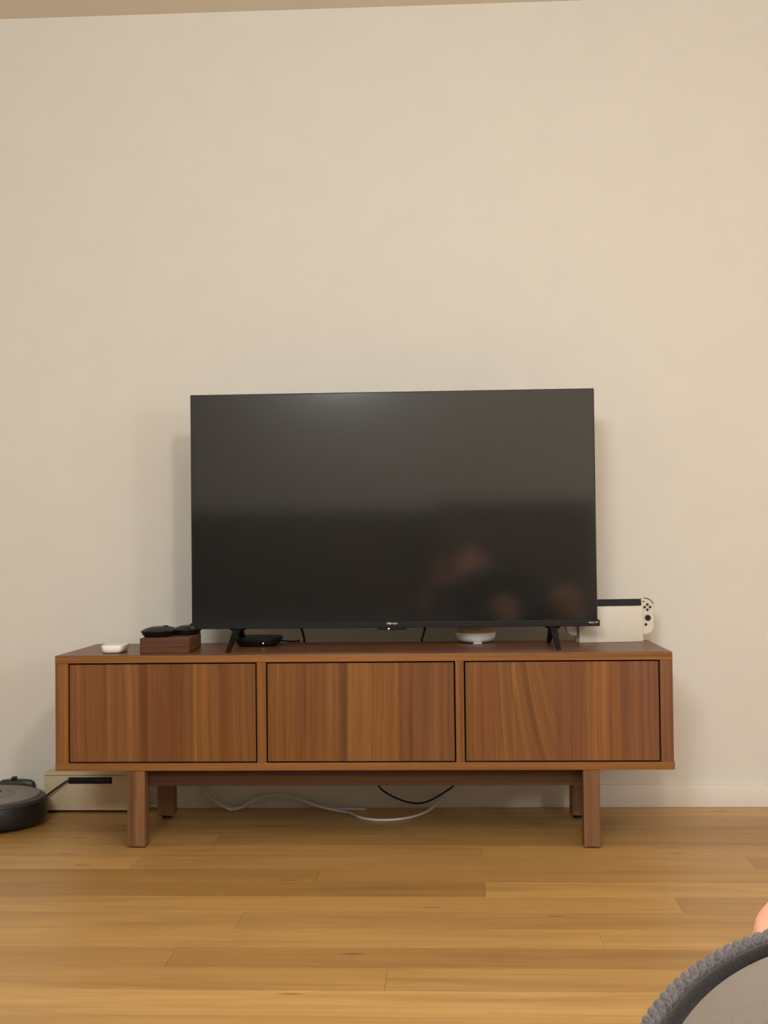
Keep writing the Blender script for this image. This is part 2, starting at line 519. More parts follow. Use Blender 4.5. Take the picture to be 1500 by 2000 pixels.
x0, x1, z0, z1 = 0.3185, 1.4365, 0.5585, 1.2045
lbox('panel_frame', x0, x1, TVY, TVY + 0.028, z0, z1, M['black_plastic'], tv, 0.0012)
lbox('screen', x0 + 0.0028, x1 - 0.0028, TVY - 0.0012, TVY + 0.006, 0.5705, z1 - 0.0028, M['screen'], tv, 0.0004, 1)
lbox('bottom_bezel', 0.3145, 1.4425, TVY - 0.004, TVY + 0.034, 0.5530, 0.5700, M['black_plastic'], tv, 0.0014)
bm = bmesh.new()
cx = TVX - tv.location.x
add_loft(bm, [[(cx + sx * 0.50, 0.0, zz) for sx, zz in ((-1, 0.075), (1, 0.075), (1, 0.69), (-1, 0.69))],
              [(cx + sx * 0.46, 0.035, zz) for sx, zz in ((-1, 0.085), (1, 0.085), (1, 0.45), (-1, 0.45))],
              [(cx + sx * 0.45, 0.045, zz) for sx, zz in ((-1, 0.095), (1, 0.095), (1, 0.43), (-1, 0.43))]])
finish('back_housing', bm, M['black_matte'], tv, True)
r_ = lbox('sensor_housing', 0.834, 0.913, TVY - 0.001, TVY + 0.020, 0.5465, 0.5535, M['black_plastic'], tv, 0.002)
bm = bmesh.new(); bmesh.ops.create_icosphere(bm, subdivisions=2, radius=0.0019, matrix=Matrix.Translation(L((0.8655, TVY - 0.0012, 0.5502))))
finish('standby_light', bm, M['led_red'], tv, True)['label'] = 'small glowing red standby light'
text('brand_lettering', 'Hisense', 0.0078, M['logo'], tv, L((0.8755, TVY - 0.0045, 0.5648)), width=0.0290, bold=0.0002)
text('badge_lettering', 'Roku TV', 0.0060, M['logo'], tv, L((1.4250, TVY - 0.0045, 0.5632)), width=0.0250, bold=0.0001)


def tv_foot(x, s):
    bm = bmesh.new()
    def beam(p, q, w0, w1, h0, h1):
        p, q = Vector(L(p)), Vector(L(q))
        def ring(c, w, h): return [(c.x - w, c.y - h, c.z), (c.x + w, c.y - h, c.z), (c.x + w, c.y + h, c.z), (c.x - w, c.y + h, c.z)]
        add_loft(bm, [ring(p, w0, h0), ring(p.lerp(q, 0.5), (w0 + w1) / 2, (h0 + h1) / 2), ring(q, w1, h1)])
    beam((x, 0.210, 0.553), (x + s * 0.003, 0.068, 0.500), 0.0100, 0.0055, 0.016, 0.010)
    beam((x, 0.232, 0.553), (x - s * 0.003, 0.330, 0.500), 0.0100, 0.0055, 0.016, 0.010)
    bmesh.ops.bevel(bm, geom=bm.edges[:], offset=0.0012, segments=2, affect='EDGES')
    f = finish('foot', bm, M['black_plastic'], tv, True)
    p = L((x, 0.222, 0.553))
    bm = bmesh.new(); superloft(bm, [(0.016, 0.022, p[2] - 0.006), (0.020, 0.024, p[2] - 0.003), (0.026, 0.026, p[2] + 0.002)], 3, 32, p[0], p[1])
    finish('mounting_plate', bm, M['black_plastic'], f, True)


tv_foot(0.4465, -1)
tv_foot(1.3150, 1)
cable('power_cord', [L((0.600, 0.30, 0.62)), L((0.609, 0.31, 0.56)), L((0.612, 0.36, 0.525)), L((0.608, 0.417, 0.499)), L((0.60, 0.43, 0.44)), L((0.62, 0.44, 0.30))], 0.0032, M['black_cable'], tv)
cable('signal_cord', [L((0.975, 0.30, 0.60)), L((0.964, 0.31, 0.548)), L((0.957, 0.37, 0.520)), L((0.951, 0.417, 0.499)), L((0.945, 0.43, 0.44)), L((0.93, 0.44, 0.30))], 0.0030, M['black_cable'], tv)

# ------------------------------------------------------------------ things on the sideboard
# white remote
rm = thing('remote_control', 'white remote control with rounded end at the sideboard left end', 'remote', (0.130, 0.112, 0.5), math.radians(4))
bm = bmesh.new()
superloft(bm, [(0.018, 0.048, 0.0), (0.0255, 0.0565, 0.003), (0.0295, 0.0598, 0.0085), (0.0308, 0.0605, 0.0195), (0.0302, 0.0600, 0.0206), (0.0292, 0.0590, 0.0210)], 5.0, 64)
finish('body', bm, M['white_plastic'], rm, True, angle=60)
for j, y in enumerate((-0.030, -0.010, 0.010, 0.030)):
    for x in (-0.013, 0.0, 0.013):
        bm = bmesh.new(); lathe(bm, [(0.0040, 0.0), (0.0040, 0.0005), (0.0032, 0.0008)], 0, 0, 16)
        finish('button', bm, M['warm_white'], rm, True, (x, y, 0.0208))
# wooden box
wb = thing('wooden_box', 'small reddish wooden box with two slots under the black handhelds', 'box', (0.272, 0.160, 0.5), math.radians(3))
hw, hd, hh = 0.0655, 0.108, 0.0405
bm = bmesh.new(); add_box(bm, -hw, hw, -hd, hd, 0.0, hh, bev=0.002)
finish('box_body', bm, M['box_wood'], wb, True, angle=20)
bm = bmesh.new(); add_box(bm, hw - 0.0003, hw + 0.0008, -hd + 0.003, hd - 0.003, 0.003, hh - 0.003, bev=0.0004, seg=1)
finish('side_veneer', bm, M['box_side'], wb)
for xa, xb in ((-0.050, -0.018), (0.010, 0.046)):
    bm = bmesh.new(); add_box(bm, xa, xb, -hd - 0.0008, -hd + 0.001, 0.0195, 0.0235, bev=0.0006, seg=1)
    finish('slot', bm, M['slot'], wb)


def handheld(name, label, loc, rz, a, b, h):
    t = thing(name, label, 'gadget', loc, rz, None)
    bm = bmesh.new()
    superloft(bm, [(a * 0.78, b * 0.80, 0.0), (a * 0.84, b * 0.88, h * 0.08), (a, b, h * 0.60), (a * 0.97, b * 0.98, h * 0.70), (a * 0.70, b * 0.80, h * 0.95), (a * 0.58, b * 0.66, h)], 3.0, 48)
    finish('body', bm, M['black_plastic'], t, True)
    bm = bmesh.new()
    superloft(bm, [(a * 0.55, b * 0.60, h - 0.0004), (a * 0.52, b * 0.57, h + 0.0012)], 3.0, 40)
    finish('top_plate', bm, M['vac_dark'], t, True)
    bm = bmesh.new(); lathe(bm, [(0.0075, h * 0.99), (0.0075, h + 0.0028), (0.0055, h + 0.0040)], a * 0.30, b * 0.22, 24)
    finish('thumb_button', bm, M['black_matte'], t, True)
    return t


handheld('handheld_gadget', 'left black handheld gadget with raised top lying on the wooden box', (0.2440, 0.142, 0.5405), math.radians(-6), 0.0430, 0.064, 0.0235)
handheld('handheld_gadget', 'right black handheld gadget on the wooden box, beside the television corner', (0.3080, 0.200, 0.5405), math.radians(-10), 0.0330, 0.054, 0.0225)

# set-top box
st = thing('media_player', 'black rounded square set-top box with white light behind television foot', 'media player', (0.492, 0.303, 0.5), math.radians(2))
bm = bmesh.new()
superloft(bm, [(0.046, 0.046, 0.0), (0.052, 0.052, 0.0012), (0.058, 0.058, 0.006), (0.0655, 0.0640, 0.0175), (0.0665, 0.0645, 0.0225), (0.0645, 0.0630, 0.0250), (0.058, 0.057, 0.0262), (0.04, 0.04, 0.0266)], 4.0, 64)
finish('casing', bm, M['black_plastic'], st, True)
bm = bmesh.new(); bmesh.ops.create_icosphere(bm, subdivisions=2, radius=0.0018, matrix=Matrix.Translation((0.0185, -0.0602, 0.0105)))
finish('status_light', bm, M['led_white'], st, True)['label'] = 'tiny white status light'
cable('power_cord', [(0.05, 0.050, 0.010), (0.082, 0.066, 0.005), (0.10, 0.09, 0.0035), (0.105, 0.110, 0.0), (0.105, 0.120, -0.06)], 0.0025, M['black_cable'], st)

# speaker
sp = thing('smart_speaker', 'round white bowl-shaped speaker with beige top under the television', 'speaker', (1.107, 0.352, 0.5))
bm = bmesh.new()
lathe(bm, [(0.020, 0.001), (0.034, 0.0012), (0.044, 0.004), (0.052, 0.010), (0.0565, 0.018), (0.0580, 0.027), (0.0560, 0.0285), (0.050, 0.0285)], 0, 0, 72)
finish('bowl', bm, M['white_plastic'], sp, True)
bm = bmesh.new()
lathe(bm, [(0.0505, 0.0270), (0.0510, 0.050), (0.0490, 0.060), (0.040, 0.068), (0.02, 0.072)], 0, 0, 72)
finish('fabric_top', bm, M['beige'], sp, True)
bm = bmesh.new(); add_box(bm, -0.008, 0.016, -0.0570, -0.010, 0.0, 0.0035, bev=0.001)
finish('front_tab', bm, M['warm_white'], sp, True)

# console dock with tablet console and two controllers
dk = thing('console_dock', 'white console dock standing by the television right end', 'dock', (1.4835, 0.342, 0.5), math.radians(9))
W2, TH = 0.0925, 0.024
bm = bmesh.new(); add_box(bm, -W2, W2, -TH, -TH + 0.016, 0.0, 0.1010, bev=0.0022)
finish('front_plate', bm, M['warm_white'], dk, True)
bm = bmesh.new(); add_box(bm, -W2, W2, 0.004, TH + 0.006, 0.0, 0.1010, bev=0.0022)
finish('rear_housing', bm, M['warm_white'], dk, True)
bm = bmesh.new(); add_box(bm, -W2 + 0.004, W2 - 0.004, -TH + 0.014, 0.006, 0.0, 0.014)
finish('base_bridge', bm, M['warm_white'], dk)
tc = thing('game_console', 'black tablet console seated in the white dock, white controllers attached', 'game console', dk.location + Vector((0, 0, 0)), math.radians(9))
bm = bmesh.new()
y0_, y1_ = -TH + 0.0172, -TH + 0.0272
prof = [(-W2 - 0.0, 0.0200), (W2 + 0.0, 0.0200), (W2 + 0.0, 0.1140), (W2 - 0.0050, 0.1200), (-W2 + 0.0050, 0.1200), (-W2 - 0.0, 0.1140)]
add_loft(bm, [[(x, y0_, z) for x, z in prof], [(x, y1_, z) for x, z in prof]])
bmesh.ops.bevel(bm, geom=bm.edges[:], offset=0.0006, segments=1, affect='EDGES')
finish('tablet', bm, M['black_plastic'], tc, True)


def controller(s):
    w = 0.0355
    bm = bmesh.new()
    def outline(ins):
        r = 0.026 - ins; pts = []
        xi, xo = ins, w - ins; zb, zt = 0.0190 + ins, 0.1215 - ins
        pts += [(xi, zb)]
        for a in range(9): t = -PI / 2 + a * PI / 16; pts.append((xo - r + r * math.cos(t), zb + r + r * math.sin(t)))
        for a in range(9): t = a * PI / 16; pts.append((xo - r + r * math.cos(t), zt - r + r * math.sin(t)))
        pts += [(xi, zt)]
        return [(s * (W2 + x), z) for x, z in pts]
    ya, yb = y0_ - 0.0045, y1_ + 0.006
    rings = [[(x, ya, z) for x, z in outline(0.0020)], [(x, ya + 0.0018, z) for x, z in outline(0.0)],
             [(x, yb - 0.0018, z) for x, z in outline(0.0)], [(x, yb, z) for x, z in outline(0.0020)]]
    add_loft(bm, rings)
    c = finish('controller', bm, M['joy_white'], tc, True)
    c['label'] = 'white controller half with dark buttons' if s > 0 else 'white controller half mostly hidden by television'
    def disc(nm, x, z, r, h, mat):
        bm = bmesh.new()
        lathe(bm, [(r, 0), (r, h * 0.7), (r * 0.85, h)], 0, 0, 28)
        for v in bm.verts: v.co = Vector((v.co.x + s * (W2 + x), ya - v.co.z, v.co.y + z))
        finish(nm, bm, mat, c, True)
    if s > 0:
        for x, z in ((0.0165, 0.1040), (0.0085, 0.0965), (0.0245, 0.0965), (0.0165, 0.0890)):
            disc('round_button', x, z, 0.0039, 0.0016, M['button'])
        disc('thumb_stick', 0.0172, 0.0665, 0.0082, 0.0055, M['button'])
        disc('stick_cap', 0.0172, 0.0665, 0.0058, 0.0070, M['black_matte'])
        disc('home_button', 0.0115, 0.0475, 0.0042, 0.0010, M['button'])
        bm = bmesh.new()
        for dx, dz in ((0.0024, 0.0008), (0.0008, 0.0024)):
            add_box(bm, W2 + 0.0062 - dx, W2 + 0.0062 + dx, ya - 0.0012, ya + 0.0005, 0.1125 - dz, 0.1125 + dz)
        finish('plus_button', bm, M['button'], c)
    else:
        for x, z in ((0.0165, 0.0680), (0.0085, 0.0605), (0.0245, 0.0605), (0.0165, 0.0530)):
            disc('round_button', x, z, 0.0039, 0.0016, M['button'])
        disc('thumb_stick', 0.0172, 0.0905, 0.0082, 0.0055, M['button'])
    # shoulder trigger: dark-lined arc on the outer top corner
    pts = [Vector((s * (W2 + w - 0.0262 + 0.0262 * math.cos(t)), (ya + yb) / 2 - 0.003, 0.1215 - 0.0258 + 0.0262 * math.sin(t))) for t in [0.35 + i * (PI / 2 - 0.30) / 10 for i in range(11)]]
    bm = bmesh.new(); add_tube(bm, pts, 0.0014, 8)
    for v in bm.verts: v.co.y = (v.co.y - (ya + yb) / 2) * 2.6 + (ya + yb) / 2
    finish('shoulder_button', bm, M['button'], c, True)


controller(1)
controller(-1)

# ------------------------------------------------------------------ floor level: vacuum, cable box, cables
rv = thing('robot_vacuum', 'round dark grey robot vacuum docked against the wall at left', 'robot vacuum', (-0.288, 0.276, 0.0), math.radians(0))
bm = bmesh.new()
lathe(bm, [(0.135, 0.010), (0.160, 0.012), (0.1675, 0.018), (0.170, 0.030), (0.170, 0.064), (0.1685, 0.068)], 0, 0, 96)
finish('bumper', bm, M['vac_dark'], rv, True)
bm = bmesh.new()
lathe(bm, [(0.1655, 0.064), (0.1665, 0.0715), (0.163, 0.078), (0.152, 0.0815), (0.149, 0.0800)], 0, 0, 96)
finish('upper_rim', bm, M['vac_mid'], rv, True)
bm = bmesh.new()
lathe(bm, [(0.149, 0.078), (0.1485, 0.0835), (0.146, 0.0850), (0.085, 0.0858), (0.083, 0.0850), (0.0815, 0.0858), (0.03, 0.0870)], 0, 0, 96)
finish('top_cover', bm, M['vac_top'], rv, True)
bm = bmesh.new(); lathe(bm, [(0.024, 0.0862), (0.024, 0.0880), (0.021, 0.0892)], 0.01, 0.03, 40)
finish('power_button', bm, M['vac_dark'], rv, True)
for sgn in (-1, 1):
    bm = bmesh.new()
    pts = [Vector((sgn * 0.100, 0.008 * math.cos(t) - 0.03, 0.012 + 0.012 * math.sin(t))) for t in [0, 1]]
    lathe(bm, [(0.012, -0.009), (0.012, 0.009)], 0, 0, 24)
    for v in bm.verts: v.co = Vector((sgn * 0.10 + v.co.z, v.co.x, v.co.y + 0.012))
    finish('wheel', bm, M['black_matte'], rv, True)

dc = thing('charging_dock', 'small dark charging dock behind the robot vacuum against the wall', 'charging dock', (-0.270, 0.460, 0.0))
bm = bmesh.new()
superloft(bm, [(0.062, 0.030, 0.0), (0.062, 0.030, 0.010), (0.058, 0.010, 0.012)], 5, 40)
for v in bm.verts: v.co.y += 0.004
finish('base_plate', bm, M['vac_mid'], dc, True)
bm = bmesh.new()
superloft(bm, [(0.056, 0.010, 0.010), (0.056, 0.013, 0.074), (0.053, 0.012, 0.083), (0.044, 0.009, 0.0885), (0.030, 0.006, 0.0905)], 3, 40, 0, 0.022)
finish('tower', bm, M['vac_mid'], dc, True)
bm = bmesh.new(); add_box(bm, -0.014, 0.000, 0.010, 0.030, 0.088, 0.0985, bev=0.003)
finish('beacon', bm, M['vac_dark'], dc, True)

cbx = thing('cable_box', 'cream cable box with black slot behind the sideboard left leg', 'storage box', (-0.033, 0.464, 0.0))
bw, bd = 0.138, 0.034
bm = bmesh.new()
add_box(bm, -bw, bw, -bd, bd, 0.007, 0.110, bev=0.004, seg=3)
finish('box_body', bm, M['cream'], cbx, True)
bm = bmesh.new(); add_box(bm, -bw - 0.0015, bw + 0.0015, -bd - 0.0015, bd + 0.0015, 0.1105, 0.1175, bev=0.002, seg=2)
finish('lid', bm, M['cream'], cbx, True)
bm = bmesh.new(); add_box(bm, -0.065, 0.067, -bd - 0.0008, -bd + 0.004, 0.0850, 0.1060, bev=0.0025, seg=2)
slot = finish('hand_slot', bm, M['black_matte'], cbx, True)
bm = bmesh.new(); add_box(bm, 0.018, 0.060, -bd - 0.0020, -bd, 0.0890, 0.1020, bev=0.001, seg=1)
finish('power_strip_end', bm, M['vac_dark'], slot, True)
for x in (-0.12, 0.12):
    bm = bmesh.new(); add_box(bm, x - 0.010, x + 0.010, -0.026, 0.026, 0.0, 0.0075, bev=0.001, seg=1)
    finish('foot', bm, M['black_matte'], cbx, True)
c_ = tag(cable('power_cord', [(-0.085, 0.424, 0.100), (-0.098, 0.418, 0.096), (-0.125, 0.412, 0.078), (-0.152, 0.410, 0.058), (-0.175, 0.425, 0.036), (-0.205, 0.455, 0.014), (-0.225, 0.470, 0.014)], 0.0030, M['black_cable']),
         'black power cord running from the cream box slot to the robot vacuum', 'cord')
tag(cable('white_cable', [(0.235, 0.452, 0.19), (0.262, 0.450, 0.105), (0.285, 0.450, 0.072), (0.330, 0.450, 0.034), (0.378, 0.452, 0.0060), (0.415, 0.456, 0.012), (0.455, 0.458, 0.034), (0.520, 0.458, 0.046), (0.585, 0.456, 0.034), (0.632, 0.452, 0.017),
      (0.690, 0.440, 0.0050), (0.735, 0.410, 0.0040), (0.775, 0.345, 0.0040), (0.830, 0.315, 0.0040), (0.895, 0.335, 0.0040), (0.950, 0.400, 0.0055), (0.990, 0.448, 0.024), (1.030, 0.456, 0.085), (1.045, 0.456, 0.20), (1.046, 0.456, 0.28)], 0.0036, M['white_cable']),
    'long white cable sagging from the sideboard and looping on the floor', 'cable')
tag(cable('white_cable', [(0.222, 0.470, 0.19), (0.250, 0.470, 0.112), (0.300, 0.470, 0.068), (0.362, 0.472, 0.014), (0.410, 0.474, 0.006), (0.462, 0.476, 0.026), (0.525, 0.476, 0.034), (0.600, 0.474, 0.022), (0.655, 0.468, 0.0060), (0.735, 0.462, 0.004), (0.780, 0.460, 0.004)], 0.0034, M['white_cable']),
    'shorter white cable nearest the baseboard under the sideboard', 'cable')
tag(cable('black_cable', [(0.800, 0.430, 0.20), (0.806, 0.428, 0.120), (0.822, 0.424, 0.078), (0.848, 0.420, 0.057), (0.890, 0.418, 0.038), (0.930, 0.418, 0.030), (0.965, 0.418, 0.036), (1.010, 0.420, 0.060), (1.040, 0.424, 0.082), (1.058, 0.428, 0.120), (1.062, 0.430, 0.20)], 0.0026, M['black_cable']),
    'thin black cable hanging in a loop under the sideboard', 'cable')
tag(cable('grey_cable', [(0.150, 0.462, 0.19), (0.182, 0.458, 0.100), (0.200, 0.452, 0.074), (0.192, 0.452, 0.048), (0.165, 0.462, 0.016), (0.140, 0.470, 0.012)], 0.0028, M['white_cable']),
    'pale cable curling down between the left legs of the sideboard', 'cable')

# ------------------------------------------------------------------ sofa (behind the camera, seen in the screen)
so = thing('sofa', 'long taupe fabric sofa facing the television, seen reflected in the screen', 'sofa', (0.6, -3.3, 0))


def cushion_block(name, x0, x1, y0, y1, z0, z1, puff, mat, par):
    bm = bmesh.new(); add_box(bm, x0, x1, y0, y1, z0, z1)
    bmesh.ops.subdivide_edges(bm, edges=bm.edges[:], cuts=7, use_grid_fill=True)
    c = Vector(((x0 + x1) / 2, (y0 + y1) / 2, (z0 + z1) / 2)); h = Vector(((x1 - x0) / 2, (y1 - y0) / 2, (z1 - z0) / 2))
    for v in bm.verts:
        d = v.co - c; u = Vector((d.x / h.x, d.y / h.y, d.z / h.z)); s = 1
        k = [max(0, 1 - u[(i + 1) % 3] ** 2) * max(0, 1 - u[(i + 2) % 3] ** 2) for i in range(3)]
        m_ = sorted(abs(t) for t in u)
        rr = 0.035 * (m_[1] ** 6)
        for i in range(3):
            if abs(u[i]) > 0.99: d[i] += math.copysign(puff * k[i] - rr, u[i])
        v.co = c + d
    o = finish(name, bm, mat, par, True, angle=80)
    return o


S = so.location
lx0, lx1 = -1.55 - S.x, 1.95 - S.x
box('base', (lx0, lx1, -0.80, 0.83, 0.06, 0.18), M['sofa'], so, 0.012)
box('armrest', (lx0 - 0.02, lx0 + 0.20, -0.82, 0.84, 0.05, 0.52), M['sofa'], so, 0.03, 3)
box('armrest', (lx1 - 0.20, lx1 + 0.02, -0.82, 0.84, 0.05, 0.52), M['sofa'], so, 0.03, 3)
box('backrest', (lx0, lx1, -0.82, -0.62, 0.06, 0.80), M['sofa'], so, 0.03, 3)
sw = (lx1 - lx0 - 0.40) / 3
for i in range(3):
    a = lx0 + 0.20 + i * sw
    cushion_block('seat_cushion', a + 0.004, a + sw - 0.004, -0.60, 0.85, 0.182, 0.325, 0.012, M['sofa'], so)
    cushion_block('back_cushion', a + 0.004, a + sw - 0.004, -0.64, -0.50, 0.34, 0.95, 0.035, M['sofa'], so)
for x in (lx0 + 0.1, lx1 - 0.1):
    for y in (-0.72, 0.74):
        bm = bmesh.new(); lathe(bm, [(0.018, 0.0), (0.026, 0.062)], x, y, 20)
        finish('leg', bm, M['black_matte'], so, True)

bc = thing('back_pillow', 'large plain brown cushion propped behind the person, reflected in the screen', 'pillow', (1.425, -3.650, 0.365))
cushion_block('cover', -0.435, 0.435, -0.075, 0.075, 0.0, 0.62, 0.025, M['sofa_dark'], bc)

# ------------------------------------------------------------------ pillow with rope edge
tl = math.radians(20)
U = Vector((1, 0, 0)); V = Vector((0, math.cos(tl), math.sin(tl))); N = Vector((0, -math.sin(tl), math.cos(tl)))
rot = math.radians(-10)
Ur = U * math.cos(rot) + V * math.sin(rot); Vr = -U * math.sin(rot) + V * math.cos(rot)
PC = Vector((1.131, -2.766, 0.615)) + U * 0.13 + V * -0.17
PH, PE = 0.19, 3.0
pl = thing('throw_pillow', 'grey taupe throw pillow with dark twisted cord edge, lower right corner', 'pillow', PC)
bm = bmesh.new()
NR, NA = 16, 96
for side in (1, -1):
    rings = []
    for i in range(NR + 1):
        t = i / NR; r_ = math.sin(t * PI / 2) if i < NR else 1
        rr = []
        for a in range(NA):
            (u, v) = sup(PH, PH, PE, NA)[a] if False else (0, 0)
            rr.append((a, r_))
        rings.append(r_)
    outl = sup(PH, PH, PE, NA)
    prev = None
    for r_ in rings:
        rg = []
        for a, (u, v) in enumerate(outl):
            uu, vv = u * r_, v * r_
            th = 0.050 * max(0, 1 - r_ ** 2.4) ** 1.05
            wr = 0.0030 * math.sin(30 * uu + 22 * vv + 5 * math.sin(16 * vv)) * (r_ * (1 - r_)) * 4
            rg.append(bm.verts.new(Ur * uu + Vr * vv + N * side * (th + wr)))
        if prev:
            for a in range(NA): bm.faces.new((prev[a], prev[(a + 1) % NA], rg[(a + 1) % NA], rg[a]))
        prev = rg
bmesh.ops.remove_doubles(bm, verts=bm.verts, dist=0.00005)
finish('cover', bm, M['pillow'], pl, True, angle=80)
bm = bmesh.new()
NP = 1300; base = [Ur * u + Vr * v for u, v in sup(PH, PH, PE, NP)]
# even arc length
Ls = [0]
for i in range(NP): Ls.append(Ls[-1] + (base[(i + 1) % NP] - base[i]).length)
tot = Ls[-1]; turns = 88
for s_ in range(3):
    pts = []
    for i in range(NP):
        t = (base[(i + 1) % NP] - base[i - 1]).normalized(); side = t.cross(N)
        ph = 2 * PI * (turns * Ls[i] / tot + s_ / 3)
        pts.append(base[i] + side * 0.0048 + N * 0.0008 + (side * math.cos(ph) + N * math.sin(ph)) * 0.0020)
    add_tube(bm, pts, 0.0021, 8, closed=True)
finish('piping', bm, M['rope'], pl, True, angle=80)['label'] = 'dark grey twisted cord edge'

bm = bmesh.new(); pts = []
for i in range(0, NP, 5):
    t = (base[(i + 1) % NP] - base[i - 1]).normalized(); side = t.cross(N)
    pts.append(base[i] - side * 0.0024 + N * 0.0018)
add_tube(bm, pts, 0.0034, 10, closed=True)  # near-black tube stands in for the shadow gap between cord and cover
finish('cord_shade', bm, M['cord_shade'], pl, True, angle=80)['label'] = 'dark strip standing in for shade beside the cord'

# ------------------------------------------------------------------ person lounging on the sofa behind the camera
def capsule(bm, p, q, r0, r1, n=14, flat=None):
    p, q = Vector(p), Vector(q); d = (q - p); ln = d.length
    R_ = d.to_track_quat('Z', 'Y').to_matrix().to_4x4()
    prof = []
    for i in range(5): t = -PI / 2 + i * PI / 8; prof.append((r0 * math.cos(t) + 1e-4, r0 * math.sin(t)))
    for i in range(5): t = i * PI / 8; prof.append((r1 * math.cos(t) + 1e-4, ln + r1 * math.sin(t)))
    b2 = bmesh.new(); lathe(b2, prof, 0, 0, n)
    for v in b2.verts:
        if flat: v.co.x *= flat[0]; v.co.y *= flat[1]
        v.co = p + R_.to_3x3() @ v.co
    me = bpy.data.meshes.new('t'); b2.to_mesh(me); b2.free(); bm.from_mesh(me); bpy.data.meshes.remove(me)


def ell(bm, c, r, rotm=None):
    m = Matrix.Translation(c) @ (rotm or Matrix.Identity(4)) @ Matrix.Diagonal((r[0], r[1], r[2], 1))
    bmesh.ops.create_icosphere(bm, subdivisions=3, radius=1, matrix=m)


hip = Vector((1.34, -2.83, 0.385)); neck = Vector((1.205, -3.33, 0.585)); headc = Vector((1.19, -3.445, 0.680))
kneeL = Vector((1.302, -2.316, 0.476)); kneeR = Vector((1.60, -2.33, 0.52))
ankL = Vector((1.37, -2.15, 0.085)); ankR = Vector((1.66, -2.17, 0.085))
bm = bmesh.new()
mid = hip.lerp(neck, 0.5)
X = Vector((1, 0, 0))
hl, hr = hip + X * -0.085, hip + X * 0.085
capsule(bm, hl, hr, 0.088, 0.088)
for s_ in (-1, 1):
    capsule(bm, hip + X * 0.055 * s_, mid + X * 0.055 * s_, 0.090, 0.086)
    capsule(bm, mid + X * 0.055 * s_, neck + X * 0.075 * s_ + Vector((0, 0.09, -0.02)), 0.086, 0.092)
shl, shr = neck + Vector((-0.165, 0.045, -0.025)), neck + Vector((0.165, 0.03, -0.03))
capsule(bm, shl, neck + Vector((0, 0.03, 0.0)), 0.050, 0.055); capsule(bm, shr, neck + Vector((0, 0.03, 0.0)), 0.050, 0.055)
capsule(bm, neck, headc, 0.050, 0.050)
# head, jaw, nose, ears: face looks toward the phone (forward and up)
look = (CAM - headc).normalized(); look.z *= 0.5; look.normalize()
hq = look.to_track_quat('Y', 'Z').to_matrix().to_4x4()
def HP(x, y, z): return headc + hq.to_3x3() @ Vector((x, y, z))
ell(bm, HP(0, -0.012, 0.022), (0.074, 0.092, 0.088), hq)
ell(bm, HP(0, 0.022, -0.045), (0.054, 0.062, 0.062), hq)
capsule(bm, HP(0, 0.078, 0.012), HP(0, 0.097, -0.018), 0.009, 0.0125)
ell(bm, HP(0, 0.082, -0.050), (0.024, 0.012, 0.0085), hq)
ell(bm, HP(0, 0.074, -0.078), (0.024, 0.02, 0.018), hq)
for s_ in (-1, 1): ell(bm, HP(0.076 * s_, -0.008, -0.008), (0.009, 0.020, 0.032), hq)
# legs
for h_, kn, an, s_ in ((hl, kneeL, ankL, -1), (hr, kneeR, ankR, 1)):
    capsule(bm, h_, kn, 0.082, 0.055); capsule(bm, kn, kn.lerp(an, 0.35), 0.053, 0.052); capsule(bm, kn.lerp(an, 0.3), an, 0.053, 0.034)
    capsule(bm, an + Vector((0, -0.03, -0.045)), an + Vector((0.012 * s_, 0.13, -0.055)), 0.034, 0.027, flat=(1.1, 0.9))
    for j in range(5):
        xx = (j - 2) * 0.0155
        capsule(bm, an + Vector((0.012 * s_ + xx, 0.13, -0.060)), an + Vector((0.014 * s_ + xx * 1.1, 0.172 - 0.007 * abs(j - (0 if s_ < 0 else 4)), -0.070)), 0.013, 0.0095, 10)
# arms and hands around the phone
PHN = CAM + Vector((0.012, -0.012, -0.062))     # phone centre, lens near its upper corner
hands = []
for sh, el, s_ in ((shl, Vector((0.90, -3.36, 0.42)), -1), (shr, Vector((1.38, -3.33, 0.40)), 1)):
    wr = PHN + Vector((s_ * 0.066, -0.035, -0.125))
    capsule(bm, sh, el, 0.046, 0.037); capsule(bm, el, wr, 0.038, 0.024)
    palm = PHN + Vector((s_ * 0.050, -0.022, -0.055))
    capsule(bm, wr, palm, 0.024, 0.024, flat=(0.75, 1.15)); capsule(bm, wr, PHN + Vector((s_ * 0.052, -0.018, -0.02)), 0.022, 0.018, flat=(0.8, 1.1))
    for j in range(4):     # fingers wrap behind, tips on the lens side edge of the phone
        z = -0.010 - 0.0185 * j
        a = PHN + Vector((s_ * 0.050, -0.016, z)); b_ = PHN + Vector((s_ * 0.055, 0.004, z + 0.003)); c1 = PHN + Vector((s_ * (0.040 - 0.002 * abs(j - 1)), 0.014, z + 0.004))
        d1 = PHN + Vector((s_ * (0.022 + 0.003 * abs(j - 1)), 0.0145, z + 0.003))
        capsule(bm, a, b_, 0.0088, 0.0082, 10); capsule(bm, b_, c1, 0.0082, 0.0076, 10); capsule(bm, c1, d1, 0.0076, 0.0064, 10)
    t0 = PHN + Vector((s_ * 0.048, -0.026, -0.058)); t1 = PHN + Vector((s_ * 0.034, -0.022, -0.030)); t2 = PHN + Vector((s_ * 0.018, -0.015, -0.014))
    capsule(bm, t0, t1, 0.012, 0.010, 10); capsule(bm, t1, t2, 0.010, 0.008, 10)
ROOT = Vector((1.34, -2.90, 0.325))
for v in bm.verts: v.co -= ROOT
me = bpy.data.meshes.new('body'); bm.to_mesh(me); bm.free()
tmp = bpy.data.objects.new('tmp', me); C.objects.link(tmp)
md = tmp.modifiers.new('r', 'REMESH'); md.mode = 'VOXEL'; md.voxel_size = 0.0042; md.use_smooth_shade = True
